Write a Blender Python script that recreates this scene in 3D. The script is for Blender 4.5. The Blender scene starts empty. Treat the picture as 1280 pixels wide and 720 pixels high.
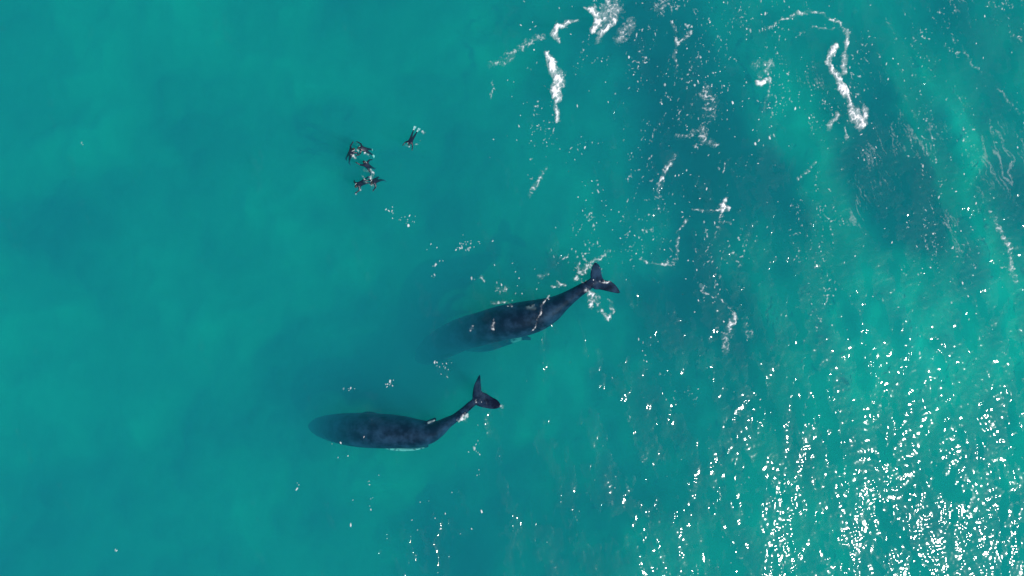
import bpy, bmesh, math, random
import numpy as np
from mathutils import Vector, Matrix

random.seed(11)
RNG = np.random.default_rng(11)
scene = bpy.context.scene
COL = scene.collection

# ------------------------------------------------------------------ camera, sky, sun, exposure
CAM_H = 62.0            # drone height above the sea, metres
MPP = 0.064             # metres per photo pixel at sea level
cam_data = bpy.data.cameras.new('drone_camera')
cam_data.sensor_width = 36.0
cam_data.lens = 18.0 / (640 * MPP / CAM_H)
cam_data.clip_start = 0.5
cam_data.clip_end = 20000
cam = bpy.data.objects.new('drone_camera', cam_data)
cam.location = (0, 0, CAM_H)
COL.objects.link(cam)
scene.camera = cam

SUN_VEC = Vector((39.0, -23.5, 62.0)).normalized()
sun_el = math.asin(SUN_VEC.z)
sun_az = math.atan2(SUN_VEC.x, SUN_VEC.y)

world = bpy.data.worlds.new('World')
scene.world = world
world.use_nodes = True
nt = world.node_tree
nt.nodes.clear()
sky = nt.nodes.new('ShaderNodeTexSky')
sky.sky_type = 'NISHITA'
sky.sun_disc = False
sky.sun_elevation = sun_el
sky.sun_rotation = sun_az
bg = nt.nodes.new('ShaderNodeBackground')
bg.inputs['Strength'].default_value = 0.10
wo = nt.nodes.new('ShaderNodeOutputWorld')
nt.links.new(sky.outputs[0], bg.inputs[0])
nt.links.new(bg.outputs[0], wo.inputs[0])

sun_data = bpy.data.lights.new('sun', 'SUN')
sun_data.energy = 4.0
sun_data.angle = math.radians(0.53)
sun_data.color = (1.0, 0.96, 0.90)
sun = bpy.data.objects.new('sun', sun_data)
sun.rotation_euler = (-SUN_VEC).to_track_quat('-Z', 'Y').to_euler()
sun.location = SUN_VEC * 200
COL.objects.link(sun)

scene.view_settings.view_transform = 'Standard'
scene.view_settings.look = 'None'
scene.view_settings.exposure = -0.05
scene.view_settings.gamma = 1.0
scene.view_settings.use_curve_mapping = False
scene.render.engine = 'CYCLES'
scene.cycles.use_denoising = True
scene.cycles.max_bounces = 8
scene.cycles.volume_bounces = 2
scene.cycles.transparent_max_bounces = 24
scene.cycles.caustics_reflective = False
scene.cycles.caustics_refractive = False
scene.render.use_motion_blur = False


# ------------------------------------------------------------------ helpers
def W(px, py, z=0.0):
    """Point of the place that the photograph shows at (px, py), at height z."""
    s = MPP * (CAM_H - z) / CAM_H
    return Vector(((px - 640) * s, (360 - py) * s, z))


def tag(o, label=None, cat=None, group=None, kind=None):
    if label: o['label'] = label
    if cat: o['category'] = cat
    if group: o['group'] = group
    if kind: o['kind'] = kind
    return o


def _hash(ix, iy, seed):
    h = (ix.astype(np.int64) * 374761393 + iy.astype(np.int64) * 668265263 + seed * 1442695041) & 0xFFFFFFFF
    h = ((h ^ (h >> 13)) * 1274126177) & 0xFFFFFFFF
    h = h ^ (h >> 16)
    return (h & 0xFFFF).astype(np.float64) / 65535.0


def perlin(x, y, seed=0):
    ix = np.floor(x); iy = np.floor(y)
    fx = x - ix; fy = y - iy
    u = fx * fx * fx * (fx * (fx * 6 - 15) + 10)
    v = fy * fy * fy * (fy * (fy * 6 - 15) + 10)

    def g(dx, dy):
        a = _hash(ix + dx, iy + dy, seed) * 2 * math.pi
        return np.cos(a) * (fx - dx) + np.sin(a) * (fy - dy)
    n0 = g(0, 0) * (1 - u) + g(1, 0) * u
    n1 = g(0, 1) * (1 - u) + g(1, 1) * u
    return (n0 * (1 - v) + n1 * v) * 1.5


def fbm(x, y, octaves=4, seed=0, gain=0.5):
    t = np.zeros_like(x); a = 1.0; s = 0.0
    for k in range(octaves):
        t += a * perlin(x * 2 ** k + 17.3 * k, y * 2 ** k - 9.1 * k, seed + k)
        s += a; a *= gain
    return t / s


def smooth(a, b, x):
    t = np.clip((x - a) / (b - a), 0, 1)
    return t * t * (3 - 2 * t)


def swell(x, y):
    """Long low swell of the open sea: crests run down the picture, slightly slanted."""
    return (0.05 * np.sin((x * 0.95 + y * 0.30) * 2 * math.pi / 9.5 + 1.1 * perlin(x / 19, y / 27, 91))
            + 0.03 * np.sin((x * 0.90 - y * 0.42) * 2 * math.pi / 6.1 + 0.7 + 1.3 * perlin(x / 13, y / 21, 92)))


def swell1(x, y):
    return float(swell(np.array([float(x)]), np.array([float(y)]))[0])


def mesh_from_arrays(name, verts, quads, smooth_shade=True):
    me = bpy.data.meshes.new(name)
    verts = np.asarray(verts, dtype=np.float32)
    quads = np.asarray(quads, dtype=np.int32)
    k = quads.shape[1]
    me.vertices.add(len(verts)); me.vertices.foreach_set('co', verts.ravel())
    me.loops.add(quads.size); me.loops.foreach_set('vertex_index', quads.ravel())
    me.polygons.add(len(quads))
    me.polygons.foreach_set('loop_start', np.arange(0, quads.size, k, dtype=np.int32))
    me.polygons.foreach_set('use_smooth', np.full(len(quads), smooth_shade))
    me.update(calc_edges=True)
    me.validate()
    return me


def link(name, me, material=None, parent=None, loc=None):
    o = bpy.data.objects.new(name, me)
    COL.objects.link(o)
    if material is not None and me is not None:
        me.materials.append(material)
    if parent is not None: o.parent = parent
    if loc is not None: o.location = loc
    return o


def grid_quads(nx, ny):
    i = np.arange(nx - 1)[None, :]; j = np.arange(ny - 1)[:, None]
    a = (j * nx + i).ravel()
    return np.stack([a, a + 1, a + nx + 1, a + nx], 1)


def axis(half, step, far):
    """Even steps out to 'half', then growing steps out to 'far'."""
    a = list(np.arange(-half, half + step * 0.5, step))
    pos = []; s = step; p = half
    while p < far:
        s *= 1.35; p += s; pos.append(p)
    return np.array([-v for v in reversed(pos)] + a + pos)


def nodes(mat):
    mat.use_nodes = True
    t = mat.node_tree; t.nodes.clear()
    out = t.nodes.new('ShaderNodeOutputMaterial')
    return t, out


def new(t, kind, **inputs):
    n = t.nodes.new(kind)
    for k, v in inputs.items():
        n.inputs[k.replace('_', ' ')].default_value = v
    return n


# ------------------------------------------------------------------ materials
def mat_water_body():
    m = bpy.data.materials.new('sea_water')
    t, out = nodes(m)
    # scattering coefficients per metre = density * colour; absorption = density * (1 - colour)
    sc = new(t, 'ShaderNodeVolumeScatter', Color=(0.10, 0.62, 0.92, 1), Density=0.105, Anisotropy=0.0)
    ab = new(t, 'ShaderNodeVolumeAbsorption', Color=(0.0, 0.914, 0.895, 1), Density=0.38)
    ad = t.nodes.new('ShaderNodeAddShader')
    t.links.new(sc.outputs[0], ad.inputs[0]); t.links.new(ab.outputs[0], ad.inputs[1])
    t.links.new(ad.outputs[0], out.inputs['Volume'])
    return m


def mat_ripple():
    m = bpy.data.materials.new('wind_ripple_water')
    t, out = nodes(m)
    tr = new(t, 'ShaderNodeBsdfTransparent', Color=(1, 1, 1, 1))
    gl = new(t, 'ShaderNodeBsdfGlossy', Color=(1, 1, 1, 1), Roughness=0.085)
    tc = t.nodes.new('ShaderNodeTexCoord')
    nz = new(t, 'ShaderNodeTexNoise', Scale=0.9, Detail=3.0)
    t.links.new(tc.outputs['Object'], nz.inputs['Vector'])
    mr = t.nodes.new('ShaderNodeMapRange')
    for k, v in ((1, 0.3), (2, 0.7), (3, 0.05), (4, 0.12)): mr.inputs[k].default_value = v
    t.links.new(nz.outputs[0], mr.inputs[0]); t.links.new(mr.outputs[0], gl.inputs['Roughness'])
    fr = new(t, 'ShaderNodeFresnel', IOR=1.33)
    mx = t.nodes.new('ShaderNodeMixShader')
    t.links.new(fr.outputs[0], mx.inputs[0])
    t.links.new(tr.outputs[0], mx.inputs[1]); t.links.new(gl.outputs[0], mx.inputs[2])
    t.links.new(mx.outputs[0], out.inputs['Surface'])
    return m


def mat_seabed():
    m = bpy.data.materials.new('sand_weed_and_shade')
    t, out = nodes(m)
    at = t.nodes.new('ShaderNodeAttribute'); at.attribute_name = 'weed_and_shade'
    tc = t.nodes.new('ShaderNodeTexCoord')
    n1 = new(t, 'ShaderNodeTexNoise', Scale=0.35, Detail=6.0, Roughness=0.6)
    t.links.new(tc.outputs['Object'], n1.inputs['Vector'])
    sand = t.nodes.new('ShaderNodeValToRGB')
    sand.color_ramp.elements[0].position = 0.3; sand.color_ramp.elements[0].color = (0.54, 0.53, 0.51, 1)
    sand.color_ramp.elements[1].position = 0.75; sand.color_ramp.elements[1].color = (0.70, 0.69, 0.67, 1)
    t.links.new(n1.outputs[0], sand.inputs[0])
    weed_and_shade = t.nodes.new('ShaderNodeValToRGB')
    weed_and_shade.color_ramp.elements[0].color = (0.010, 0.022, 0.030, 1)
    weed_and_shade.color_ramp.elements[1].color = (0.04, 0.06, 0.07, 1)
    t.links.new(n1.outputs[0], weed_and_shade.inputs[0])
    mx = t.nodes.new('ShaderNodeMix'); mx.data_type = 'RGBA'
    t.links.new(at.outputs['Fac'], mx.inputs[0])
    t.links.new(sand.outputs[0], mx.inputs[6]); t.links.new(weed_and_shade.outputs[0], mx.inputs[7])
    p = new(t, 'ShaderNodeBsdfPrincipled', Roughness=0.9)
    t.links.new(mx.outputs[2], p.inputs['Base Color'])
    t.links.new(p.outputs[0], out.inputs['Surface'])
    return m


def mat_foam():
    m = bpy.data.materials.new('sea_foam')
    t, out = nodes(m)
    at = t.nodes.new('ShaderNodeAttribute'); at.attribute_name = 'cover'
    tr = new(t, 'ShaderNodeBsdfTransparent', Color=(1, 1, 1, 1))
    df = new(t, 'ShaderNodeBsdfDiffuse', Color=(0.90, 0.90, 0.90, 1))
    mx = t.nodes.new('ShaderNodeMixShader')
    t.links.new(at.outputs['Fac'], mx.inputs[0])
    t.links.new(tr.outputs[0], mx.inputs[1]); t.links.new(df.outputs[0], mx.inputs[2])
    t.links.new(mx.outputs[0], out.inputs['Surface'])
    return m


def mat_whale():
    m = bpy.data.materials.new('whale_skin')
    t, out = nodes(m)
    tc = t.nodes.new('ShaderNodeTexCoord')
    n1 = new(t, 'ShaderNodeTexNoise', Scale=0.9, Detail=7.0, Roughness=0.65)
    t.links.new(tc.outputs['Object'], n1.inputs['Vector'])
    cr = t.nodes.new('ShaderNodeValToRGB')
    cr.color_ramp.elements[0].position = 0.42; cr.color_ramp.elements[0].color = (0.002, 0.006, 0.021, 1)
    cr.color_ramp.elements[1].position = 0.64; cr.color_ramp.elements[1].color = (0.020, 0.044, 0.092, 1)
    t.links.new(n1.outputs[0], cr.inputs[0])
    n2 = new(t, 'ShaderNodeTexNoise', Scale=3.2, Detail=4.0, Roughness=0.6)
    t.links.new(tc.outputs['Object'], n2.inputs['Vector'])
    at = t.nodes.new('ShaderNodeAttribute'); at.attribute_name = 'pale'
    ml = t.nodes.new('ShaderNodeMath'); ml.operation = 'MULTIPLY'
    rr = t.nodes.new('ShaderNodeMapRange')
    rr.inputs[1].default_value = 0.35; rr.inputs[2].default_value = 0.5
    t.links.new(n2.outputs[0], rr.inputs[0])
    t.links.new(at.outputs['Fac'], ml.inputs[0]); t.links.new(rr.outputs[0], ml.inputs[1])
    mx = t.nodes.new('ShaderNodeMix'); mx.data_type = 'RGBA'
    mx.inputs[7].default_value = (0.62, 0.64, 0.64, 1)
    t.links.new(ml.outputs[0], mx.inputs[0]); t.links.new(cr.outputs[0], mx.inputs[6])
    bp = new(t, 'ShaderNodeBump', Strength=0.25, Distance=0.03)
    t.links.new(n2.outputs[0], bp.inputs['Height'])
    p = new(t, 'ShaderNodeBsdfPrincipled', Roughness=0.5, Specular_IOR_Level=0.08)   # wet skin under water hardly reflects
    t.links.new(mx.outputs[2], p.inputs['Base Color']); t.links.new(bp.outputs[0], p.inputs['Normal'])
    t.links.new(p.outputs[0], out.inputs['Surface'])
    return m


def mat_plain(name, color, rough=0.5, noise_scale=20.0, vary=0.25):
    m = bpy.data.materials.new(name)
    t, out = nodes(m)
    tc = t.nodes.new('ShaderNodeTexCoord')
    n1 = new(t, 'ShaderNodeTexNoise', Scale=noise_scale, Detail=3.0)
    t.links.new(tc.outputs['Object'], n1.inputs['Vector'])
    cr = t.nodes.new('ShaderNodeValToRGB')
    cr.color_ramp.elements[0].position = 0.3
    cr.color_ramp.elements[0].color = tuple(c * (1 - vary) for c in color) + (1,)
    cr.color_ramp.elements[1].position = 0.7
    cr.color_ramp.elements[1].color = tuple(min(1, c * (1 + vary)) for c in color) + (1,)
    t.links.new(n1.outputs[0], cr.inputs[0])
    p = new(t, 'ShaderNodeBsdfPrincipled', Roughness=rough)
    t.links.new(cr.outputs[0], p.inputs['Base Color'])
    t.links.new(p.outputs[0], out.inputs['Surface'])
    return m


M_SEA = mat_water_body()
M_RIP = mat_ripple()
M_BED = mat_seabed()
M_FOAM = mat_foam()
M_WHALE = mat_whale()
M_EYE = mat_plain('whale_eye', (0.01, 0.01, 0.012), 0.1)
M_SUIT = mat_plain('black_neoprene', (0.008, 0.014, 0.034), 0.35)
M_SKIN = mat_plain('skin', (0.42, 0.30, 0.26), 0.5)
M_HAIR = mat_plain('wet_hair', (0.022, 0.020, 0.022), 0.3)
M_MASK = mat_plain('mask_rubber', (0.03, 0.03, 0.035), 0.3)
M_FINW = mat_plain('white_fin_rubber', (0.80, 0.82, 0.82), 0.35, vary=0.04)
M_FIND = mat_plain('blue_fin_rubber', (0.03, 0.07, 0.16), 0.35)
M_SNOR = mat_plain('snorkel_plastic', (0.75, 0.78, 0.75), 0.3, vary=0.05)

# ------------------------------------------------------------------ the setting: seabed and sea
# dark seagrass (positive) and bright sand (negative), with swell light and shade painted in, as soft rotated ellipses in photo pixels:
# (px, py, rx, ry, degrees, amount)
BED_TONES = [
    (800, 60, 70, 80, 10, .55), (865, 95, 60, 70, 0, .55), (880, 205, 70, 55, -10, .65), (865, 150, 45, 60, 0, .3),
    (935, 255, 95, 70, 0, .35), (860, 305, 40, 80, 0, .35), (885, 385, 45, 70, 15, .55), (1000, 300, 55, 120, 20, .4),
    (975, 430, 90, 60, 0, .35), (1120, 235, 42, 105, 24, 1.1), (1170, 325, 32, 95, 20, .8), (1085, 180, 35, 40, 0, .6),  # strong right-hand entries: dark swell bands painted on the bed
    (1265, 235, 40, 70, 10, .8), (1020, 110, 60, 60, 0, .2), (1150, 20, 120, 60, 0, .25), (1230, 80, 90, 70, 0, .2),
    (760, 380, 150, 90, 0, .15), (640, 650, 170, 90, 0, .22), (890, 640, 60, 70, 0, .15), (690, 480, 120, 60, 0, .15),
    (300, 520, 110, 110, 30, .12), (490, 462, 60, 48, 0, .85), (560, 440, 70, 40, 0, .4), (330, 60, 60, 40, 0, .10), (180, 650, 120, 80, 0, .10),  # strongest entries paint in the dark murk between the whales
    (560, 340, 120, 60, 0, .08),
    (1185, 345, 55, 80, 15, -.8), (1085, 415, 70, 85, 15, -.8), (1030, 200, 50, 90, 25, -.45), (1180, 170, 40, 110, 22, -.55),  # bright sides of the swell painted as pale bed
    (1230, 430, 70, 110, 15, -.3), (1060, 600, 200, 130, 0, -.08), (930, 600, 90, 110, 15, .18), (1130, 560, 50, 120, 15, .15), (100, 190, 45, 35, 0, -.25), (120, 20, 200, 60, 0, -.15),
    (540, 60, 140, 60, 0, -.2), (100, 470, 70, 90, 30, -.12), (1180, 660, 140, 90, 0, -.05), (490, 590, 40, 40, 0, -.2),
]


def build_seabed():
    ax = axis(62, 0.5, 4000); ay = axis(44, 0.5, 4000)
    X, Y = np.meshgrid(ax, ay)
    base = -13.0 + 4.6 * smooth(-6, 18, X)        # the bottom shelves up towards the reef on the right
    s = MPP * (CAM_H - base) / CAM_H
    amt = np.zeros_like(X)
    wx = X + 2.2 * fbm(X / 6, Y / 6, 4, 31); wy = Y + 2.2 * fbm(X / 6, Y / 6, 4, 41)
    for px, py, rx, ry, deg, a in BED_TONES:
        cx = (px - 640) * s; cy = (360 - py) * s
        c = math.cos(math.radians(deg)); n = math.sin(math.radians(deg))
        u = ((wx - cx) * c + (wy - cy) * n) / (rx * s); v = (-(wx - cx) * n + (wy - cy) * c) / (ry * s)
        amt += a * np.exp(-(u * u + v * v) * 0.9)
    patch = fbm(X / 9, Y / 9, 5, 51, 0.55)
    fine = fbm(X / 2.2, Y / 2.6, 3, 57, 0.6)
    right = smooth(-10, 25, X)
    amt += (0.50 - 0.0 * right) * patch + (0.12 + 0.03 * right) * fine + 0.55 * (1 - right) * fbm(X / 17, Y / 17, 3, 83, 0.5)
    amt += 0.30 * right * fbm((X + 0.45 * Y) / 3.4, Y / 15, 3, 87, 0.5)      # swell light and shade painted as bands in the bed colour
    weed_and_shade = smooth(0, 1, np.clip(0.36 + (1.2 - 0.35 * right) * amt, 0, 1))
    rise = np.where(amt > 0, (8.5 - 6.9 * right) * np.clip(amt, 0, 1.2) ** 1.15, (6.5 - 2.3 * right) * np.clip(-amt, 0, 1.1) ** 1.15)
    hollow = np.exp(-(((X + 8.5) / 7.0) ** 2 + ((Y + 7.0) / 6.0) ** 2))          # a deeper basin where the whales swim
    Z = base + np.minimum(rise, 7.0 - 2.5 * right) * (1 - 0.88 * hollow) + 0.25 * fbm(X / 4, Y / 4, 4, 61)
    me = mesh_from_arrays('seabed', np.stack([X.ravel(), Y.ravel(), Z.ravel()], 1), grid_quads(len(ax), len(ay)))
    at = me.attributes.new('weed_and_shade', 'FLOAT', 'POINT')
    at.data.foreach_set('value', weed_and_shade.ravel().astype(np.float32))
    tag(link('seabed', me, M_BED), 'pale sandy seabed with dark seagrass and painted swell bands under the turquoise sea', 'seabed', kind='structure')


def build_sea():
    ax = axis(62, 0.6, 3600); ay = axis(44, 0.6, 3600)
    X, Y = np.meshgrid(ax, ay)
    fade = np.exp(-(np.maximum(0, np.hypot(X, Y) - 80) / 60) ** 2)
    Z = swell(X, Y) * fade
    nx, ny = len(ax), len(ay)
    top = np.stack([X.ravel(), Y.ravel(), Z.ravel()], 1)
    q = grid_quads(nx, ny)
    # rim skirt down to a floor well under the seabed, so that the water is one closed body
    rim = (list(range(nx)) + [j * nx + nx - 1 for j in range(1, ny)] +
           [(ny - 1) * nx + i for i in range(nx - 2, -1, -1)] + [j * nx for j in range(ny - 2, 0, -1)])
    low = top[rim].copy(); low[:, 2] = -16.0
    base = len(top)
    n = len(rim)
    sk = [(rim[i], base + i, base + (i + 1) % n, rim[(i + 1) % n]) for i in range(n)]
    me = bpy.data.meshes.new('sea')
    faces = [tuple(f) for f in q.tolist()] + sk + [tuple(base + i for i in reversed(range(n)))]
    me.from_pydata(np.concatenate([top, low]).tolist(), [], faces)
    me.update()
    tag(link('sea', me, M_SEA), 'clear turquoise sea water filling the whole view', 'sea', kind='structure')


def ripple_height(x, y):
    """Wind chop: crests mostly down the picture, leaning like a slash; short ripples nearly any way."""
    r = np.random.default_rng(5)
    h = np.zeros_like(x)
    bands = [(5.0, 10, 0.034, 0.30), (2.2, 12, 0.046, 0.45), (1.1, 16, 0.060, 0.7), (0.55, 20, 0.072, 1.1), (0.34, 18, 0.048, 2.0)]
    for lam, n, slope, spread in bands:
        for _ in range(n):
            l = lam * math.exp(r.normal(0, 0.22))
            d = -0.14 + r.normal(0, spread)
            k = 2 * math.pi / l
            a = slope / k * math.sqrt(2.0 / n)
            h += a * np.sin(k * (math.cos(d) * x + math.sin(d) * y) + r.uniform(0, 6.283))
    return h


def build_ripples():
    step = 0.07
    ax = np.arange(-46, 54, step); ay = np.arange(-33, 29, step)
    X, Y = np.meshgrid(ax, ay)
    X = X.astype(np.float64); Y = Y.astype(np.float64)
    # the breeze ruffles the right of the view and leaves the left glassy
    side = smooth(-22, 36, X - 0.55 * Y)
    wind = fbm((X + 0.3 * Y) / 2.1, Y / 6.0, 3, 71, 0.55) + 0.55 * fbm(X / 0.6, Y / 1.0, 3, 77)
    ruff = wind - 0.50 + 0.74 * side ** 1.2
    keep_v = ruff > 0
    gust = 0.95 + 0.55 * fbm(X / 1.8, Y / 3.6, 3, 79)
    H = ripple_height(X, Y) * smooth(-0.05, 0.25, ruff) * (0.84 + 0.12 * side) * (0.35 + 0.8 * gust)
    Z = swell(X, Y) + 0.02 + H
    q = grid_quads(len(ax), len(ay))
    k = keep_v.ravel()
    kq = k[q].all(1)
    q = q[kq]
    used = np.unique(q)
    remap = np.full(X.size, -1, dtype=np.int64); remap[used] = np.arange(len(used))
    V = np.stack([X.ravel(), Y.ravel(), Z.ravel()], 1)[used]
    me = mesh_from_arrays('wind_ripples', V, remap[q])
    print('ripple quads', len(q))
    tag(link('wind_ripples', me, M_RIP), 'glittering wind ripples scattered over the sea surface', 'ripples', kind='stuff')


build_seabed()
build_sea()
build_ripples()


# ------------------------------------------------------------------ foam
def foam_mesh(name, strokes, seed, lace=0.9, scale=0.34, thr=0.30, step=0.04, stretch=(1.0, 1.0), alpha=1.0, veil=0.30):
    """strokes: list of polylines of (px, py, half width px, strength). A lacy raised sheet that lies on the swell."""
    pts = np.array([p for s in strokes for p in s], dtype=float)
    m = 14
    x0, y0 = (pts[:, 0].min() - m - 640) * MPP, (360 - pts[:, 1].max() - m) * MPP
    x1, y1 = (pts[:, 0].max() + m - 640) * MPP, (360 - pts[:, 1].min() + m) * MPP
    ax = np.arange(x0, x1, step); ay = np.arange(y0, y1, step)
    X, Y = np.meshgrid(ax, ay)
    wob = 0.28
    wx = X + wob * fbm(X / 0.8, Y / 0.8, 3, seed + 3); wy = Y + wob * fbm(X / 0.8, Y / 0.8, 3, seed + 9)
    F = np.full_like(X, -1.0)
    for s in strokes:
        for a, b in zip(s[:-1], s[1:]):
            ax_, ay_ = (a[0] - 640) * MPP, (360 - a[1]) * MPP
            bx_, by_ = (b[0] - 640) * MPP, (360 - b[1]) * MPP
            dx, dy = bx_ - ax_, by_ - ay_
            t = np.clip(((wx - ax_) * dx + (wy - ay_) * dy) / (dx * dx + dy * dy + 1e-9), 0, 1)
            d = np.hypot(wx - ax_ - t * dx, wy - ay_ - t * dy)
            w = (a[2] + (b[2] - a[2]) * t) * MPP
            st = a[3] + (b[3] - a[3]) * t
            F = np.maximum(F, np.where(d < w, st * (1 - (d / (w + 1e-6)) ** 1.5), -(d - w) / (0.35 + 0.35 * st)))
    F = np.where(F > 0, F * np.clip((1.08 if seed < 105 else 0.84) + 0.85 * fbm(X / 0.75, Y / 0.75, 2, seed + 61), 0.25, 1.5), F)      # crests break up along their length
    n = fbm(X / (scale * stretch[0]), Y / (scale * stretch[1]), 4, seed + 21, 0.75)
    ridge = 1 - 3.2 * np.abs(fbm(X / (scale * 1.5 * stretch[0]), Y / (scale * 1.5 * stretch[1]), 2, seed + 33))
    val = F + lace * (0.80 * n + 0.45 * ridge - 0.25) - thr
    val[F <= -0.6] = -1
    cover = (0.06 + 0.94 * smooth(0.0, 1.0, val)) * alpha * smooth(0, 0.12, val)
    Z = swell(X, Y) + 0.035 + 0.13 * np.clip(val, 0, 1.2) + 0.03 * n
    milk = F * 0.9 + 0.55 * n + 0.25 * fbm(X / 1.1, Y / 1.1, 3, seed + 51) - 0.02
    milk[F <= -0.9] = -1
    cover = np.maximum(cover, veil * alpha * smooth(0.0, 0.8, milk))
    keep = (val > 0.0) | (milk > 0.02)
    q = grid_quads(len(ax), len(ay))
    k = keep.ravel()
    q = q[k[q].sum(1) >= 3]
    if len(q) == 0: return None
    used = np.unique(q)
    remap = np.full(X.size, -1, dtype=np.int64); remap[used] = np.arange(len(used))
    V = np.stack([X.ravel(), Y.ravel(), Z.ravel()], 1)[used]
    c = V.mean(0); c[2] = 0
    me = mesh_from_arrays(name, V - c, remap[q])
    at = me.attributes.new('cover', 'FLOAT', 'POINT')
    at.data.foreach_set('value', cover.ravel()[used].astype(np.float32))
    return me, Vector(c)


def foam(label, strokes, seed, name='whitecap_foam', cat='foam', group='whitecaps on the choppy water', loose=False, **kw):
    if seed not in (101, 102, 103, 104): kw.setdefault('veil', 0.07); kw.setdefault('lace', 1.15)       # only the breaking crests are milky
    r = foam_mesh(name, strokes, seed, **kw)
    if r is None: return
    o = link(name, r[0], M_FOAM, loc=r[1])
    return tag(o, label, cat, group, 'stuff' if loose else None)     # loose = lacy shreds that nobody could count


foam('tallest solid white whitecap streak running down beside the smooth water',
     [[(684, 68, 5, 1.3), (688, 80, 8, 1.5), (694, 92, 7, 1.2), (699, 102, 8, 1.1), (694, 112, 8, 1.1), (697, 124, 7, 1.0), (695, 135, 4, .8), (697, 150, 3, .55)],
      [(699, 95, 10, .55), (703, 105, 6, .4)]], 101, lace=1.2)
foam('short curled white whitecap just above the tallest streak',
     [[(697, 52, 3, .7), (692, 42, 5, 1.1), (697, 34, 5, 1.1), (707, 30, 5, 1.0), (716, 29, 3, .8), (722, 25, 2, .5)]], 102, lace=1.2)
foam('broad lacy whitecap with forked arms at the top edge of the view',
     [[(731, 10, 2, .6), (740, 12, 5, 1.0), (748, 22, 6, 1.1), (745, 34, 6, 1.2), (742, 38, 6, 1.2)],
      [(769, 24, 5, 1.1), (760, 32, 5, 1.0), (750, 43, 4, .8), (748, 52, 4, .6)],
      [(762, -2, 14, .45), (766, 12, 16, .5), (756, 24, 14, .5)], [(776, 48, 10, .36), (788, 30, 10, .36)]], 103, lace=1.2)
foam('long crooked white whitecap bending down the choppy right side',
     [[(1046, 56, 4, 1.1), (1038, 66, 5, 1.1), (1034, 78, 4, .9), (1044, 92, 5, 1.0), (1051, 106, 6, 1.2), (1056, 118, 5, 1.2), (1062, 128, 4, .8), (1066, 140, 9, .9), (1071, 152, 9, 1.0), (1078, 158, 5, .9)],
      [(1058, 38, 3, .7), (1059, 54, 4, .8), (1055, 70, 4, .7), (1053, 90, 4, .6)],
      [(1080, 136, 5, .8), (1081, 156, 4, .8)], [(1056, 160, 2, .6), (1058, 176, 2, .5)], [(1046, 145, 5, .42), (1036, 160, 4, .4)]], 104, lace=1.2)
foam('thin arched foam line curving over the long crooked whitecap',
     [[(950, 42, 2, .5), (962, 34, 3, .65), (978, 24, 3, .7), (998, 17, 3, .75), (1022, 14, 3, .7), (1034, 22, 2, .6), (1050, 30, 4, .75), (1058, 44, 3, .7)],
      [(994, 46, 2, .6), (1006, 42, 2, .6)], [(1015, 34, 1.5, .5), (1045, 37, 1.5, .5)]], 105)
foam('small solid white foam burst with loose flecks above and below it',
     [[(948, 104, 5, 1.6), (955, 103, 5, 1.7), (961, 101, 5, 1.6)], [(961, 107, 2, .6), (961, 118, 3, .6), (954, 138, 3, .5)],
      [(944, 82, 8, .42), (962, 80, 8, .45), (950, 94, 6, .5)]], 106, loose=True, lace=0.75)
foam('small white foam wedge with a thin tail left of the dark patch',
     [[(908, 248, 3, 1.0), (904, 256, 5, 1.4), (910, 259, 5, 1.2), (902, 264, 4, 1.0)], [(866, 262, 1.8, .55), (888, 264, 1.8, .6), (900, 264, 2, .6)],
      [(898, 278, 2, .5), (912, 279, 2, .5)]], 107)
foam('slanting lacy foam streak left of the small white wedge',
     [[(846, 194, 3, .7), (836, 204, 5, .8), (830, 214, 4, .85), (825, 228, 5, .8), (820, 246, 4, .7)]], 108)
foam('faint lacy foam line trailing left from the curled whitecap',
     [[(612, 82, 4, .4), (632, 76, 7, .5), (645, 64, 5, .55), (660, 52, 5, .5), (680, 46, 3, .5)]], 109, loose=True)
foam('thin vertical foam sliver at the edge of the smooth water',
     [[(615, 103, 2, .75), (617, 112, 2.2, .85), (614, 122, 1.5, .6)]], 110)
foam('forked lacy foam trail over dark water right of the broad whitecap',
     [[(841, 28, 3, .6), (845, 42, 3, .6), (847, 54, 4, .62), (843, 70, 3, .5), (846, 90, 3, .45)], [(864, 40, 3, .6), (850, 52, 2, .5)], [(824, 10, 12, .34), (836, 6, 12, .34)]], 111, loose=True)
foam('ragged foam patch lying across the dark patch centre right',
     [[(884, 118, 14, .42), (888, 140, 12, .42)], [(846, 172, 4, .5), (862, 168, 4, .5), (878, 160, 5, .55), (880, 176, 7, .5), (895, 180, 5, .5)]], 112, loose=True)
foam('short slanting foam fleck line between the swimmers and dark water',
     [[(682, 210, 3, .6), (672, 226, 4, .6), (662, 244, 4, .6)]], 113)
foam('short slash of foam on pale water left of the dark band',
     [[(1019, 202, 3, .75), (1008, 214, 4, .7), (996, 224, 3, .6)]], 114)
foam('angular foam line hooking left along the dark streak',
     [[(858, 276, 3, .6), (848, 288, 3, .62), (847, 306, 3, .65), (846, 322, 3, .6), (838, 330, 2.5, .5), (818, 330, 2, .5), (800, 324, 2.5, .5)]], 115, loose=True)
foam('comet shaped foam spot with a thin tail below the hooked line',
     [[(874, 357, 3, .9), (880, 362, 3, 1.0), (892, 372, 1.5, .6), (910, 378, 1.5, .5)]], 116)
foam('loose foam cluster at the top of the glitter path',
     [[(912, 386, 6, .5), (918, 396, 5, .75), (912, 408, 6, .75), (908, 422, 7, .6), (908, 436, 6, .55)], [(932, 400, 6, .42), (936, 420, 6, .42)]], 117, loose=True)
foam('foam streak down the far right edge of the view',
     [[(1236, 264, 3, .45), (1248, 284, 4, .6), (1258, 304, 5, .75), (1262, 308, 4, .85), (1262, 330, 4, .5), (1270, 350, 6, .5)]], 118, loose=True)
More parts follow.
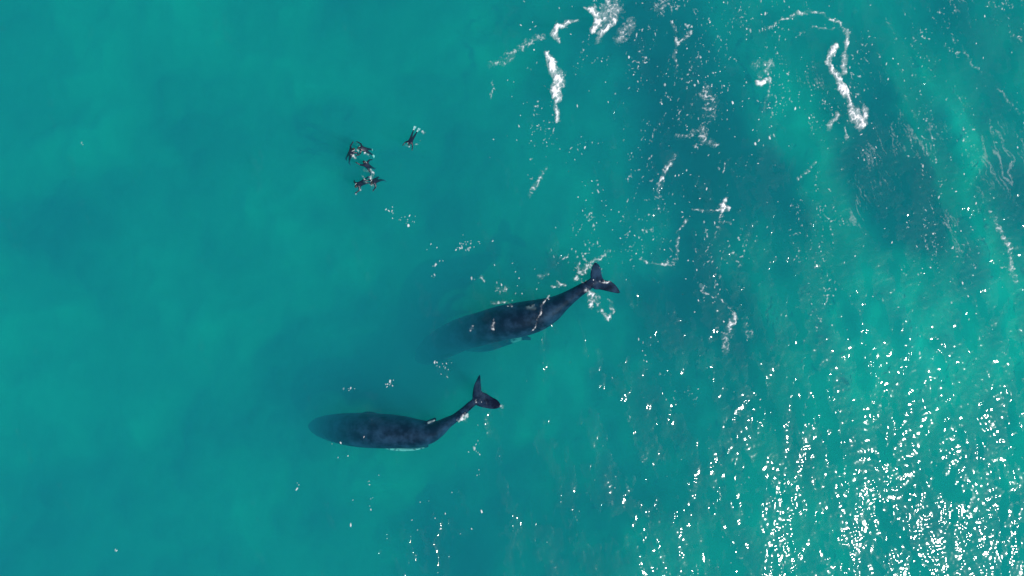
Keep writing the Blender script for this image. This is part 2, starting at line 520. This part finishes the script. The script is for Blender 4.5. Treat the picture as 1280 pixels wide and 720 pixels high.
foam('pale drawn out foam streak near the upper right corner',
     [[(1202, 58, 2, .45), (1208, 70, 3, .5), (1216, 84, 2, .5), (1226, 92, 1.5, .4)], [(1244, 108, 3, .5), (1256, 122, 3, .55), (1274, 142, 2, .5)]], 119, loose=True, alpha=.55)
foam('thin drawn out foam streaks along the pale swell at upper right',
     [[(1180, 56, 2, .4), (1186, 62, 2, .45)], [(1108, 22, 2, .4), (1120, 48, 2, .42)], [(1150, 92, 2, .4), (1160, 100, 2, .42)], [(1235, 150, 2, .45), (1240, 168, 2, .42)], [(1210, 190, 2.5, .42), (1214, 206, 2, .4)],
      [(1130, 120, 2, .4), (1146, 150, 1.6, .38)], [(1190, 110, 1.6, .4), (1206, 140, 1.6, .38)], [(1260, 40, 2, .4), (1278, 52, 2, .42)]], 120, loose=True, alpha=.5)
foam('foam churned up round the tail of the whale nearer the swimmers',
     [[(722, 332, 3, .85), (726, 340, 5, .9), (735, 333, 5, .95), (742, 326, 4, .8), (752, 322, 4, .6), (762, 314, 3, .5)], [(720, 348, 4, .6), (728, 352, 4, .5)],
      [(733, 362, 4, .9), (740, 370, 5, .85), (738, 384, 4, .75)], [(745, 372, 6, .6), (750, 388, 5, .6), (760, 398, 4, .75), (766, 390, 3, .8), (764, 380, 2.5, .85), (760, 375, 2, .8)],
      [(748, 353, 2, .8), (764, 353, 2, .7)]], 121, loose=True, name='splash_foam', group='foam churned up by the whales')
foam('thin foam line crossing the back of the whale nearer the swimmers',
     [[(687, 370, 1.5, .8), (680, 378, 1.6, .75), (674, 390, 2.2, .8), (671, 400, 1.5, .6), (667, 413, 2, .8)]], 122, name='splash_foam', group='foam churned up by the whales')
foam('small foam flecks along the flank of the whale nearer the swimmers',
     [[(616, 380, 3, .6), (628, 377, 3, .7), (640, 382, 3, .5)], [(588, 412, 2.5, .7), (594, 407, 2, .6)], [(617, 399, 2, .6), (616, 411, 2.5, .7)], [(690, 358, 3, .7), (698, 355, 4, .8), (706, 355, 3, .6)], [(676, 346, 4, .6), (684, 343, 3, .5)],
      [(625, 362, 6, .45), (632, 362, 6, .45)], [(602, 346, 4, .7), (606, 352, 3, .6)]], 123, loose=True, name='splash_foam', group='foam churned up by the whales')
foam('white water streaming off the tail stock of the lower whale',
     [[(574, 525, 2.5, .9), (580, 522, 4, 1.0), (585, 517, 2, .7)], [(624, 509, 2, 1.0), (629, 508, 2.5, 1.1)], [(594, 503, 2, .9), (595, 504, 2, .9)]], 124, loose=True, name='splash_foam', group='foam churned up by the whales')
foam('white splashes round the cluster of five swimmers',
     [[(441, 189, 3, .9), (442, 196, 3, 1.0)], [(448, 186, 2, .9), (448, 190, 2, .9)], [(457, 192, 2.5, .9), (459, 193, 2, .8)], [(457, 212, 3, .9), (461, 213, 2, .7)], [(464, 213, 2.5, .8), (466, 218, 2.5, .8), (462, 226, 2, .7)],
      [(466, 231, 3, 1.0), (468, 231, 3, 1.0)], [(447, 231, 2.5, .9), (449, 236, 2.5, .9)], [(444, 244, 2.2, 1.1), (445, 245, 2.2, 1.1)], [(469, 186, 1.6, 1.0), (469.5, 186, 1.6, 1.0)], [(453, 218, 2, .6), (458, 228, 2, .6), (464, 228, 1.5, .5)],
      [(446, 180, 2, .7), (447, 181, 2, .7)]], 125, loose=True, name='splash_foam', group='foam splashed up by the swimmers')
foam('white splashes beside the lone swimmer with white fins',
     [[(509, 181, 2.5, .9), (511, 183, 2, .9)], [(523, 181, 2.5, .8), (525, 178, 2.5, .8)], [(529, 164, 2.2, .8), (531, 165, 2, .8)]], 126, loose=True, name='splash_foam', group='foam splashed up by the swimmers')


def build_flecks():
    """Loose specks of spray and foam, some painted in for sun sparkles, far too many to count, thickest on the windy side."""
    quads = []; verts = []; cov = []
    r = np.random.default_rng(77)
    specks = []
    hand = [(585, 305, 14, 12, 26), (510, 276, 12, 8, 14), (490, 264, 6, 5, 6), (545, 330, 10, 20, 12), (555, 460, 12, 16, 12), (487, 480, 6, 6, 10), (436, 487, 6, 4, 5), (597, 560, 8, 40, 14), (465, 615, 6, 30, 8),
            (560, 640, 40, 40, 10), (725, 185, 10, 8, 10), (745, 240, 16, 26, 22), (780, 300, 30, 30, 10), (660, 150, 30, 40, 16), (900, 100, 60, 50, 40), (930, 30, 60, 30, 30), (1000, 130, 60, 60, 25), (820, 430, 30, 30, 10),  # several clusters here are sun sparkles made as white specks
            (700, 30, 60, 30, 18), (790, 100, 50, 40, 22), (860, 250, 40, 40, 22), (955, 160, 14, 30, 18), (1085, 185, 14, 20, 14), (640, 360, 50, 30, 16), (880, 330, 40, 60, 14), (1180, 330, 70, 60, 26), (145, 688, 2, 2, 2), (104, 181, 2, 2, 2), (372, 608, 3, 6, 3), (400, 560, 60, 40, 4), (430, 600, 20, 30, 3)]
    for cx, cy, sx, sy, n in hand:
        for _ in range(n):
            specks.append((cx + r.normal(0, sx * .6), cy + r.normal(0, sy * .6), r.uniform(.3, 1.0)))
    for _ in range(650):
        px = r.uniform(600, 1330); py = r.uniform(-40, 760)
        dens = 0.10 + 0.55 * min(1, max(0, (px - 620) / 500))
        if r.random() < dens:
            specks.append((px, py, r.uniform(.25, .85)))
    for px, py, s in specks:
        c = W(px, py); z = swell1(c.x, c.y) + 0.05
        n = 7
        ang = r.uniform(0, 3.14); el = r.uniform(1, 2.4)
        rad = 0.062 * s * s + 0.022
        base = len(verts)
        op = r.uniform(.25, 1.0); verts.append((c.x, c.y, z + rad * 0.5)); cov.append(op)
        for k in range(n):
            a = 2 * math.pi * k / n
            rr = rad * r.uniform(.7, 1.3)
            u, v = rr * math.cos(a) * el, rr * math.sin(a)
            verts.append((c.x + u * math.sin(ang) * .6 - v * math.cos(ang), c.y + u * math.cos(ang) + v * math.sin(ang) * .6, z)); cov.append(op * .5)
        for k in range(n):
            quads.append((base, base + 1 + k, base + 1 + (k + 1) % n))
    me = mesh_from_arrays('foam_and_sparkle_flecks', verts, quads)
    at = me.attributes.new('cover', 'FLOAT', 'POINT'); at.data.foreach_set('value', np.array(cov, dtype=np.float32))
    tag(link('foam_and_sparkle_flecks', me, M_FOAM), 'tiny white foam flecks and painted sun sparkles sprinkled over the sea', 'foam', kind='stuff')


build_flecks()


def build_lace():
    """Thin see-through shreds of old foam, with sky sheen painted in as streaks, drawn out over the windy water."""
    step = 0.05
    ax = np.arange(-6, 47, step); ay = np.arange(-9, 26, step)
    X, Y = np.meshgrid(ax, ay)
    wx = X + 0.5 * fbm(X / 1.6, Y / 1.6, 3, 301); wy = Y + 0.5 * fbm(X / 1.6, Y / 1.6, 3, 311)
    lean = wx + 0.42 * wy                                    # streaks lean with the swell on the right
    wl = smooth(14, 26, X)
    lean = lean * wl + (wx - 0.25 * wy) * (1 - wl)
    a = 1 - 4.0 * np.abs(fbm(lean / 0.9, wy / 2.6, 3, 321, 0.6))
    b = 1 - 4.5 * np.abs(fbm(wx / 0.4, wy / 0.5, 2, 331, 0.6))
    where = 1.15 * fbm(X / 4.5, Y / 6.5, 4, 341, 0.6) + 0.15 * smooth(-4, 12, X) + 0.10 * smooth(2, 16, Y) - 0.12 * smooth(30, 42, X) - 0.25 * smooth(4, -8, Y) - 0.3 * smooth(4, -3, X)
    val = 0.62 * a + 0.38 * b - 0.94 + 1.6 * np.minimum(where - 0.18, 0.13)
    n = perlin(X / 0.17, Y / 0.17, 351)
    val = val + 0.30 * n
    cover = 0.62 * smooth(0, 0.45, val)
    faint = 1 - 3.6 * np.abs(fbm((wx + 0.42 * wy) / 0.8, wy / 5.5, 4, 361, 0.6)) - 0.98 + 1.0 * fbm(X / 5, Y / 7, 3, 371) - 0.6 * smooth(30, 20, X) - 1.2 * smooth(6, -4, Y) + 0.22 * n  # pale streaks stand in for sky reflected on wave slopes
    cover = np.maximum(cover, 0.17 * smooth(0, 0.5, faint))
    val = np.maximum(val, faint)
    q = grid_quads(len(ax), len(ay)); k = (val > 0).ravel()
    q = q[k[q].sum(1) >= 3]
    used = np.unique(q); remap = np.full(X.size, -1, dtype=np.int64); remap[used] = np.arange(len(used))
    Z = swell(X, Y) + 0.03 + 0.02 * np.clip(val, 0, 1)
    me = mesh_from_arrays('foam_and_sheen_lace', np.stack([X.ravel(), Y.ravel(), Z.ravel()], 1)[used], remap[q])
    at = me.attributes.new('cover', 'FLOAT', 'POINT'); at.data.foreach_set('value', cover.ravel()[used].astype(np.float32))
    print('lace quads', len(q))
    tag(link('foam_and_sheen_lace', me, M_FOAM), 'faint lacy foam trails and painted sky sheen streaks drawn out over the choppy water', 'foam', kind='stuff')


build_lace()


# ------------------------------------------------------------------ whales
def loft(bm, rings):
    """rings: (centre, forward, half width, half height, lift of the top). One closed skin."""
    n = 28; prev = None; first = None
    for c, f, hw, hh, roll in rings:
        side = Vector((f.y, -f.x, 0)).normalized()
        up = side.cross(f).normalized()
        ring = []
        for k in range(n):
            a = 2 * math.pi * k / n
            ca, sa = math.cos(a), math.sin(a)
            ex = math.copysign(abs(ca) ** 0.95, ca); ey = math.copysign(abs(sa) ** 0.95, sa)
            u = ex * math.cos(roll) * hw - ey * math.sin(roll) * hh
            w = ex * math.sin(roll) * hw + ey * math.cos(roll) * hh
            ring.append(bm.verts.new(c + side * u + up * w))
        if prev:
            for k in range(n):
                bm.faces.new((prev[k], prev[(k + 1) % n], ring[(k + 1) % n], ring[k]))
        else:
            first = ring
        prev = ring
    bm.faces.new(list(reversed(first))); bm.faces.new(prev)


def blade(bm, outline, thick):
    """A thick fin from an outline of 3D points (a closed loop)."""
    c = sum(outline, Vector()) / len(outline)
    top = [bm.verts.new(p + Vector((0, 0, thick * .5))) for p in outline]
    bot = [bm.verts.new(p - Vector((0, 0, thick * .5))) for p in outline]
    n = len(outline)
    f1 = bm.faces.new(top); f2 = bm.faces.new(list(reversed(bot)))
    for k in range(n):
        bm.faces.new((bot[k], bot[(k + 1) % n], top[(k + 1) % n], top[k]))
    bmesh.ops.triangulate(bm, faces=[f1, f2])


def catmull(P, per=6):
    out = []
    for i in range(len(P) - 1):
        a = P[max(i - 1, 0)]; b = P[i]; c = P[i + 1]; d = P[min(i + 2, len(P) - 1)]
        for k in range(per):
            t = k / per
            out.append([0.5 * ((2 * b[j]) + (-a[j] + c[j]) * t + (2 * a[j] - 5 * b[j] + 4 * c[j] - d[j]) * t * t + (-a[j] + 3 * b[j] - 3 * c[j] + d[j]) * t ** 3) for j in range(len(b))])
    out.append(list(P[-1]))
    return out


def tube(bm, pts, flat=0.45, n=12):
    """Flipper: (x, y, z, half chord) stations, flattened."""
    rings = []
    for i, p in enumerate(pts):
        a = Vector(pts[max(i - 1, 0)][:3]); b = Vector(pts[min(i + 1, len(pts) - 1)][:3])
        rings.append((Vector(p[:3]), (b - a).normalized(), p[3], p[3] * flat, 0.0))
    nn = n
    loft(bm, rings)


def make_whale(label, spine, fluke, flippers, fin, eyes, pale_lines, blow):
    """spine: (px, py, z, half width px, half height m, roll); fluke: outline (px, py, z); flippers: lists of (px, py, z, half chord m)."""
    S = catmull(spine, 5)
    P = [W(s[0], s[1], s[2]) for s in S]
    origin = P[len(P) // 2].copy()
    bm = bmesh.new()
    rings = []
    for i, s in enumerate(S):
        f = (P[min(i + 1, len(P) - 1)] - P[max(i - 1, 0)]).normalized()
        rings.append((P[i], f, max(.03, s[3] * MPP), max(.03, s[4]), s[5]))
    loft(bm, rings)
    bm.normal_update()

    def body_from(b):
        bmesh.ops.recalc_face_normals(b, faces=b.faces)
    body_from(bm)
    bm2 = bmesh.new()
    fl = catmull(fluke + [fluke[0]], 3)[:-1]
    blade(bm2, [W(*p) for p in fl], 0.24)
    for fp in flippers:
        tube(bm2, [tuple(W(p[0], p[1], p[2])) + (p[3],) for p in catmull(fp, 4)])
    # dorsal fin: a low hooked hump
    c = W(*fin[0]); d = (W(*fin[1]) - c)
    d.z = 0; d.normalize(); sd = Vector((d.y, -d.x, 0))
    prof = [(-.85, -.35), (-.5, .02), (-.1, .22), (.22, .36), (.30, .30), (.26, .10), (.34, -.35)]
    vv = []
    for t, sgn in ((.14, 1), (.14, -1)):
        vv.append([bm2.verts.new(c + d * a + Vector((0, 0, h)) + sd * sgn * t * (1.0 if h < .1 else .45)) for a, h in prof])
    bm2.faces.new(vv[0]); bm2.faces.new(list(reversed(vv[1])))
    for k in range(len(prof)):
        j = (k + 1) % len(prof)
        bm2.faces.new((vv[0][j], vv[0][k], vv[1][k], vv[1][j]))
    body_from(bm2)
    tmp = bpy.data.meshes.new('tmp2'); bm2.to_mesh(tmp); bm.from_mesh(tmp); bpy.data.meshes.remove(tmp)
    bmesh.ops.translate(bm, verts=bm.verts, vec=-origin)
    me = bpy.data.meshes.new('tmp'); bm.to_mesh(me); bm.free(); bm2.free()
    o = bpy.data.objects.new('tmp', me); COL.objects.link(o)
    rm = o.modifiers.new('r', 'REMESH'); rm.mode = 'VOXEL'; rm.voxel_size = 0.06; rm.use_smooth_shade = True
    sm = o.modifiers.new('s', 'SMOOTH'); sm.factor = 0.5; sm.iterations = 5
    dg = bpy.context.evaluated_depsgraph_get()
    body = bpy.data.meshes.new_from_object(o.evaluated_get(dg), preserve_all_data_layers=False, depsgraph=dg)
    bpy.data.objects.remove(o); bpy.data.meshes.remove(me)
    body.name = 'body'
    co = np.empty(len(body.vertices) * 3, dtype=np.float32); body.vertices.foreach_get('co', co); co = co.reshape(-1, 3) + np.array(origin)
    pale = np.zeros(len(co))
    for line, rad, amt in pale_lines:
        L = [np.array(W(*p)) for p in line]
        for a, b in zip(L[:-1], L[1:]):
            t = np.clip(((co - a) @ (b - a)) / ((b - a) @ (b - a)), 0, 1)
            d_ = np.linalg.norm(co - a - t[:, None] * (b - a), axis=1)
            pale = np.maximum(pale, amt * smooth(rad, rad * .6, d_))
    at = body.attributes.new('pale', 'FLOAT', 'POINT'); at.data.foreach_set('value', pale.astype(np.float32))
    for p in body.polygons: p.use_smooth = True
    root = tag(link('whale', None, loc=origin), label, 'whale', 'whales swimming side by side')
    link('body', body, M_WHALE, root)
    for e in eyes:
        b = bmesh.new(); bmesh.ops.create_uvsphere(b, u_segments=12, v_segments=8, radius=0.09)
        m = bpy.data.meshes.new('eye'); b.to_mesh(m); b.free()
        link('eye', m, M_EYE, root, W(*e) - origin)
    for q in blow:
        b = bmesh.new(); bmesh.ops.create_uvsphere(b, u_segments=12, v_segments=8, radius=0.16)
        bmesh.ops.scale(b, verts=b.verts, vec=(1.6, .45, .35))
        m = bpy.data.meshes.new('blowhole'); b.to_mesh(m); b.free()
        link('blowhole', m, M_EYE, root, W(*q) - origin)
    return root


def z4(x, y): return 380 + x / 4.571, 460 + y / 4.571
def zf(x, y): return 560 + x / 7.2, 460 + y / 7.2
def z3(x, y): return 520 + x / 5.818, 340 + y / 5.818


low = [(40, 326, -7.8, 1, .1), (54, 328, -7.2, 6, .5), (100, 334, -5.7, 13.5, .9), (200, 345, -3.5, 19.5, 1.15), (320, 354, -2.3, 22, 1.35), (450, 360, -1.85, 22, 1.4),
       (560, 366, -1.7, 20.5, 1.3), (650, 372, -1.55, 17.5, 1.15), (715, 368, -1.35, 14.5, .95), (770, 346, -1.15, 10.5, .75), (815, 315, -.95, 7.4, .6), (860, 288, -.75, 5.6, .45), (910, 248, -.5, 4.9, .34), (950, 212, -.32, 4.6, .26), (985, 185, -.2, 4.2, .16)]
make_whale('lower dark whale with its whole crescent tail showing clear',
           [z4(a, b) + (z, w, h, 0.0) for a, b, z, w, h in low],
           [zf(a, b) + (z,) for a, b, z in [(222, 300, -.28), (220, 240, -.3), (232, 165, -.4), (256, 108, -.55), (287, 58, -.75), (294, 120, -.5), (298, 175, -.35), (305, 212, -.25), (345, 230, -.2), (395, 262, -.16), (448, 292, -.12), (474, 338, -.08), (452, 362, -.1), (395, 368, -.12), (325, 357, -.18), (262, 338, -.25)]],
           [[(474, 550, -2.6, .34), (486, 556.5, -2.5, .38), (504, 559, -2.3, .34), (522, 558.5, -2.2, .27), (536, 557, -2.3, .12)],
            [(452, 524, -2.5, .38), (458, 520, -3.1, .40), (470, 521, -3.7, .34), (486, 525, -4.2, .2), (496, 528, -4.6, .08)]],
           [(540, 526, -.55), (548, 523, -.5)],
           [(420, 548, -4.7), (418, 521, -4.7)],
           [([(484, 561, -2.5), (528, 562.5, -2.3)], .34, .9), ([(536, 528.5, -.3), (545, 527, -.3)], .28, .55)],  # last streak: highlight painted on top of the dorsal fin
           [(432, 533, -2.05), (432, 537, -2.05)])

up = [(20, 632, -10.4, 1, .1), (28, 627, -10.2, 7, .5), (58, 607, -9.6, 14, .9), (105, 574, -8.6, 18.5, 1.2), (175, 532, -7.2, 21, 1.4), (260, 486, -5.7, 22, 1.5), (360, 444, -4.3, 22, 1.5), (490, 408, -2.8, 22, 1.45), (620, 372, -1.95, 22.5, 1.4), (760, 345, -1.65, 22.5, 1.35), (880, 315, -1.5, 20.5, 1.2), (980, 272, -1.3, 16.5, 1.0),
      (1060, 222, -1.1, 11.5, .75), (1140, 168, -.85, 8.5, .55), (1210, 122, -.6, 7, .4), (1265, 88, -.42, 6, .28), (1310, 55, -.3, 5, .18)]
make_whale('upper dark whale with foam breaking over its tail and back',
           [z3(a, b) + (z, w, h, 0.0) for a, b, z, w, h in up],
           [(739, 352, -.3), (738, 343, -.35), (740, 334, -.4), (744, 328, -.5), (750, 333, -.45), (752, 343, -.4), (755, 350, -.35), (763, 351.5, -.3), (770, 357, -.3), (775, 366, -.32), (768, 366, -.3), (759, 364, -.28), (750, 362, -.28), (742, 361, -.28)],
           [[(574, 430, -6.9, .45), (590, 433, -6.5, .5), (610, 433, -5.2, .44), (632, 427, -3.8, .36), (652, 422, -3.2, .26), (664, 424, -2.9, .12)],
            [(560, 418, -7.4, .45), (566, 416, -8.2, .5), (580, 412, -8.8, .42), (598, 409, -9.2, .28), (612, 407, -9.5, .1)]],
           [(664, 382, -.55), (674, 379, -.5)],
           [(543, 450, -8.7), (533, 431, -8.7)],
           [([(642, 425, -3.4), (649, 423, -3.2)], .3, .5), ([(640, 384, -.2), (668, 384, -.2)], .35, .22)],  # last streak: light caught by the back ridge, painted pale
           [(545, 436, -7.2), (546, 439, -7.2)])


# ------------------------------------------------------------------ swimmers
def skin_mesh(name, joints, edges, mats, subdiv=2):
    """joints: dict name -> (Vector, radius). One continuous body grown over the skeleton."""
    keys = list(joints)
    idx = {k: i for i, k in enumerate(keys)}
    me = bpy.data.meshes.new(name)
    me.from_pydata([tuple(joints[k][0]) for k in keys], [(idx[a], idx[b]) for a, b in edges], [])
    o = bpy.data.objects.new('tmp', me); COL.objects.link(o)
    sk = o.modifiers.new('skin', 'SKIN'); sk.use_smooth_shade = True
    if not me.skin_vertices: me.skin_vertices.new()
    for k in keys:
        v = me.skin_vertices[0].data[idx[k]]
        r = joints[k][1]
        g = 1.45 if k[0] not in 'ft' or k in ('face',) or k.startswith('ft') else 1.1
        r = tuple(q * g for q in r) if isinstance(r, tuple) else r * g
        v.radius = (r, r) if not isinstance(r, tuple) else r
        v.use_root = (k == 'pelvis')
    sd = o.modifiers.new('sub', 'SUBSURF'); sd.levels = subdiv; sd.render_levels = subdiv
    dg = bpy.context.evaluated_depsgraph_get()
    out = bpy.data.meshes.new_from_object(o.evaluated_get(dg), preserve_all_data_layers=False, depsgraph=dg)
    bpy.data.objects.remove(o); bpy.data.meshes.remove(me)
    out.name = name
    for m in mats: out.materials.append(m)
    for p in out.polygons: p.use_smooth = True
    return out


def simple_mesh(name, bm, mat, parent, smooth_it=True):
    m = bpy.data.meshes.new(name); bm.to_mesh(m); bm.free()
    for p in m.polygons: p.use_smooth = smooth_it
    return link(name, m, mat, parent)


def make_swimmer(label, px, py, heading, pitch, z, arms, knees, fin_mat, group, scale=1.0):
    """Face-down snorkeller. Local frame: +Y to the head, +Z the back. heading = photo angle of the head (deg, 0 = right, 90 = up); pitch = how far the legs hang below the head."""
    J = {}; E = []
    V = Vector
    J['pelvis'] = (V((0, 0, 0)), (.155, .12)); J['waist'] = (V((0, .17, .01)), (.135, .11)); J['chest'] = (V((0, .36, .02)), (.165, .125)); J['neck'] = (V((0, .53, .03)), .065)
    J['head'] = (V((0, .63, .045)), .095); J['crown'] = (V((0, .74, .05)), .085); J['face'] = (V((0, .66, -.045)), .07)
    E += [('pelvis', 'waist'), ('waist', 'chest'), ('chest', 'neck'), ('neck', 'head'), ('head', 'crown'), ('head', 'face')]
    hands = []
    for s, n in ((-1, 'l'), (1, 'r')):
        a1, a2, drop = arms[0 if s < 0 else 1]      # upper-arm and forearm angles in the back plane (0 = ahead), drop into the water
        sh = V((s * .19, .44, .02)); d1 = V((s * math.sin(a1), math.cos(a1), -drop)).normalized(); d2 = V((s * math.sin(a2), math.cos(a2), -drop * .6)).normalized()
        el = sh + d1 * .29; wr = el + d2 * .25; hd = wr + d2 * .08
        J['sh' + n] = (sh, .068); J['el' + n] = (el, .046); J['wr' + n] = (wr, .032); J['hd' + n] = (hd, (.04, .022))
        E += [('chest', 'sh' + n), ('sh' + n, 'el' + n), ('el' + n, 'wr' + n), ('wr' + n, 'hd' + n)]
        sd = V((d2.y, -d2.x, 0)).normalized()
        for k, (off, ln) in enumerate(((-.032, .075), (-.011, .088), (.011, .083), (.030, .065))):
            a = hd + sd * off * 1.2 + d2 * .035; b = a + d2 * ln + V((0, 0, -.015))
            J[f'f{n}{k}a'] = (a, .009); J[f'f{n}{k}b'] = (b, .007); E += [('hd' + n, f'f{n}{k}a'), (f'f{n}{k}a', f'f{n}{k}b')]
        th = wr + d2 * .05 - sd * s * .035; te = th - sd * s * .035 + d2 * .035
        J[f't{n}a'] = (th, .011); J[f't{n}b'] = (te, .009); E += [('wr' + n, f't{n}a'), (f't{n}a', f't{n}b')]
        hands.append((wr, d2))
        k1, k2, sp = knees[0 if s < 0 else 1]       # thigh and shin drop angles, spread
        hp = V((s * .10, -.06, -.01)); t1 = V((s * math.sin(sp), -math.cos(sp) * math.cos(k1), -math.sin(k1))).normalized(); t2 = V((s * math.sin(sp * .7), -math.cos(k2), -math.sin(k2))).normalized()
        kn = hp + t1 * .43; an = kn + t2 * .41; ft = an + (t2 + V((0, 0, -.12))).normalized() * .17
        J['hp' + n] = (hp, .098); J['kn' + n] = (kn, .062); J['ca' + n] = (kn + t2 * .14, .06); J['an' + n] = (an, .04); J['ft' + n] = (ft, (.045, .03))
        E += [('pelvis', 'hp' + n), ('hp' + n, 'kn' + n), ('kn' + n, 'ca' + n), ('ca' + n, 'an' + n), ('an' + n, 'ft' + n)]
    body = skin_mesh('body', J, E, [M_SUIT, M_SKIN])
    hc = J['head'][0]; nk = J['neck'][0]
    for p in body.polygons:
        c = p.center
        skin = c.y > nk.y + .03 and abs(c.x) < .13 and (c - hc).length < .26 and c.z < hc.z - .03
        for w, d in hands:
            if (c - w).dot(d) > .01 and (c - w).length < .26: skin = False     # gloved
        p.material_index = 1 if skin else 0
    loc = W(px, py)
    root = tag(link('person', None, loc=(loc.x, loc.y, swell1(loc.x, loc.y) + z)), label, 'person', group)
    a = math.radians(heading - 90)
    root.rotation_euler = (Matrix.Rotation(a, 3, 'Z') @ Matrix.Rotation(pitch, 3, 'X')).to_euler()
    root.scale = (scale,) * 3
    link('body', body, None, root)
    # hair over the back of the head
    b = bmesh.new(); bmesh.ops.create_uvsphere(b, u_segments=16, v_segments=10, radius=1)
    bmesh.ops.scale(b, verts=b.verts, vec=(.105, .125, .095)); bmesh.ops.translate(b, verts=b.verts, vec=(0, .70, .065))
    simple_mesh('hair', b, M_HAIR, root)
    # mask: frame over the eyes, strap round the head, and a snorkel
    b = bmesh.new(); bmesh.ops.create_cube(b, size=1)
    bmesh.ops.scale(b, verts=b.verts, vec=(.16, .085, .06)); bmesh.ops.bevel(b, geom=b.edges[:], offset=.018, segments=2, affect='EDGES'); bmesh.ops.translate(b, verts=b.verts, vec=(0, .70, -.11))
    mk = simple_mesh('mask', b, M_MASK, root)
    b = bmesh.new(); n = 20; rings = []
    for k in range(n):
        t = 2 * math.pi * k / n
        ctr = V((.108 * math.cos(t), .70, .105 * math.sin(t) + .03)); o_ = V((math.cos(t), 0, math.sin(t))) * .006
        rings.append([b.verts.new(ctr + o_ + V((0, .014, 0))), b.verts.new(ctr + o_ - V((0, .014, 0))), b.verts.new(ctr - o_ - V((0, .014, 0))), b.verts.new(ctr - o_ + V((0, .014, 0)))])
    for k in range(n):
        r1, r2 = rings[k], rings[(k + 1) % n]
        for j in range(4): b.faces.new((r1[j], r1[(j + 1) % 4], r2[(j + 1) % 4], r2[j]))
    simple_mesh('strap', b, M_MASK, mk)
    path = [V((.02, .60, -.12)), V((.09, .61, -.13)), V((.125, .66, -.06)), V((.13, .70, .08)), V((.12, .71, .20)), V((.11, .70, .29))]
    b = bmesh.new(); prev = None
    for i, c in enumerate(path):
        f = (path[min(i + 1, len(path) - 1)] - path[max(i - 1, 0)]).normalized(); s1 = f.orthogonal().normalized(); s2 = f.cross(s1)
        ring = [b.verts.new(c + (s1 * math.cos(2 * math.pi * k / 8) + s2 * math.sin(2 * math.pi * k / 8)) * .016) for k in range(8)]
        if prev:
            for k in range(8): b.faces.new((prev[k], prev[(k + 1) % 8], ring[(k + 1) % 8], ring[k]))
        prev = ring
    b.faces.new(prev)
    simple_mesh('snorkel', b, M_SNOR, root)
    # fins: foot pocket and a flaring blade with two ribs
    for n in 'lr':
        an, ft = J['an' + n][0], J['ft' + n][0]
        f = (ft - an).normalized(); s1 = f.cross(V((0, 0, 1))).normalized(); u = s1.cross(f).normalized()
        prof = [(-.10, .055, .05), (0, .06, .045), (.05, .065, .03), (.18, .09, .016), (.34, .115, .010), (.46, .125, .007), (.50, .10, .005)]
        b = bmesh.new(); prev = None
        for d, w, t in prof:
            c = ft + f * d - u * (.10 * max(0, d) ** 2)
            ring = [b.verts.new(c + s1 * x * w + u * y * t) for x, y in ((-1, .4), (-.9, 1.5), (-.8, 1), (0, .9), (.8, 1), (.9, 1.5), (1, .4), (1, -.4), (0, -.9), (-1, -.4))]
            if prev:
                m = len(ring)
                for k in range(m): b.faces.new((prev[k], prev[(k + 1) % m], ring[(k + 1) % m], ring[k]))
            else:
                b.faces.new(list(reversed(ring)))
            prev = ring
        b.faces.new(prev)
        bmesh.ops.recalc_face_normals(b, faces=b.faces)
        simple_mesh('fin', b, fin_mat, root)
    return root


G5 = 'snorkellers floating in a cluster'
R = math.radians
make_swimmer('lone swimmer in black wetsuit and white fins, apart from the cluster', 514.5, 173, 250, R(22), -.10, ((R(35), R(15), .5), (R(70), R(20), .5)), ((R(4), R(8), R(5)), (R(-2), R(6), R(7))), M_FINW, 'snorkellers floating near the whales', .84)
make_swimmer('leftmost swimmer of the cluster, legs sinking away to lower left', 437, 192, 42, R(46), -.20, ((R(70), R(10), .8), (R(60), R(150), .9)), ((R(12), R(18), R(8)), (R(2), R(20), R(8))), M_FIND, G5)
make_swimmer('topmost swimmer of the cluster, lying crosswise with arms out', 457, 187, 170, R(34), -.14, ((R(95), R(40), .5), (R(80), R(20), .7)), ((R(10), R(40), R(10)), (R(16), R(55), R(10))), M_FINW, G5, .92)
make_swimmer('middle swimmer of the cluster, below the topmost one', 460, 208, 130, R(56), -.20, ((R(60), R(20), .8), (R(110), R(150), .7)), ((R(10), R(25), R(9)), (R(18), R(30), R(9))), M_FIND, G5)
make_swimmer('rightmost swimmer of the cluster, lower right of the splash ring', 470, 225, 228, R(52), -.19, ((R(70), R(10), .8), (R(95), R(30), .8)), ((R(6), R(22), R(10)), (R(14), R(26), R(10))), M_FIND, G5)
make_swimmer('lowest swimmer of the cluster, lower left of the splash ring', 451.5, 228.5, 222, R(46), -.17, ((R(50), R(0), .8), (R(100), R(150), .7)), ((R(10), R(24), R(8)), (R(4), R(14), R(9))), M_FIND, G5)
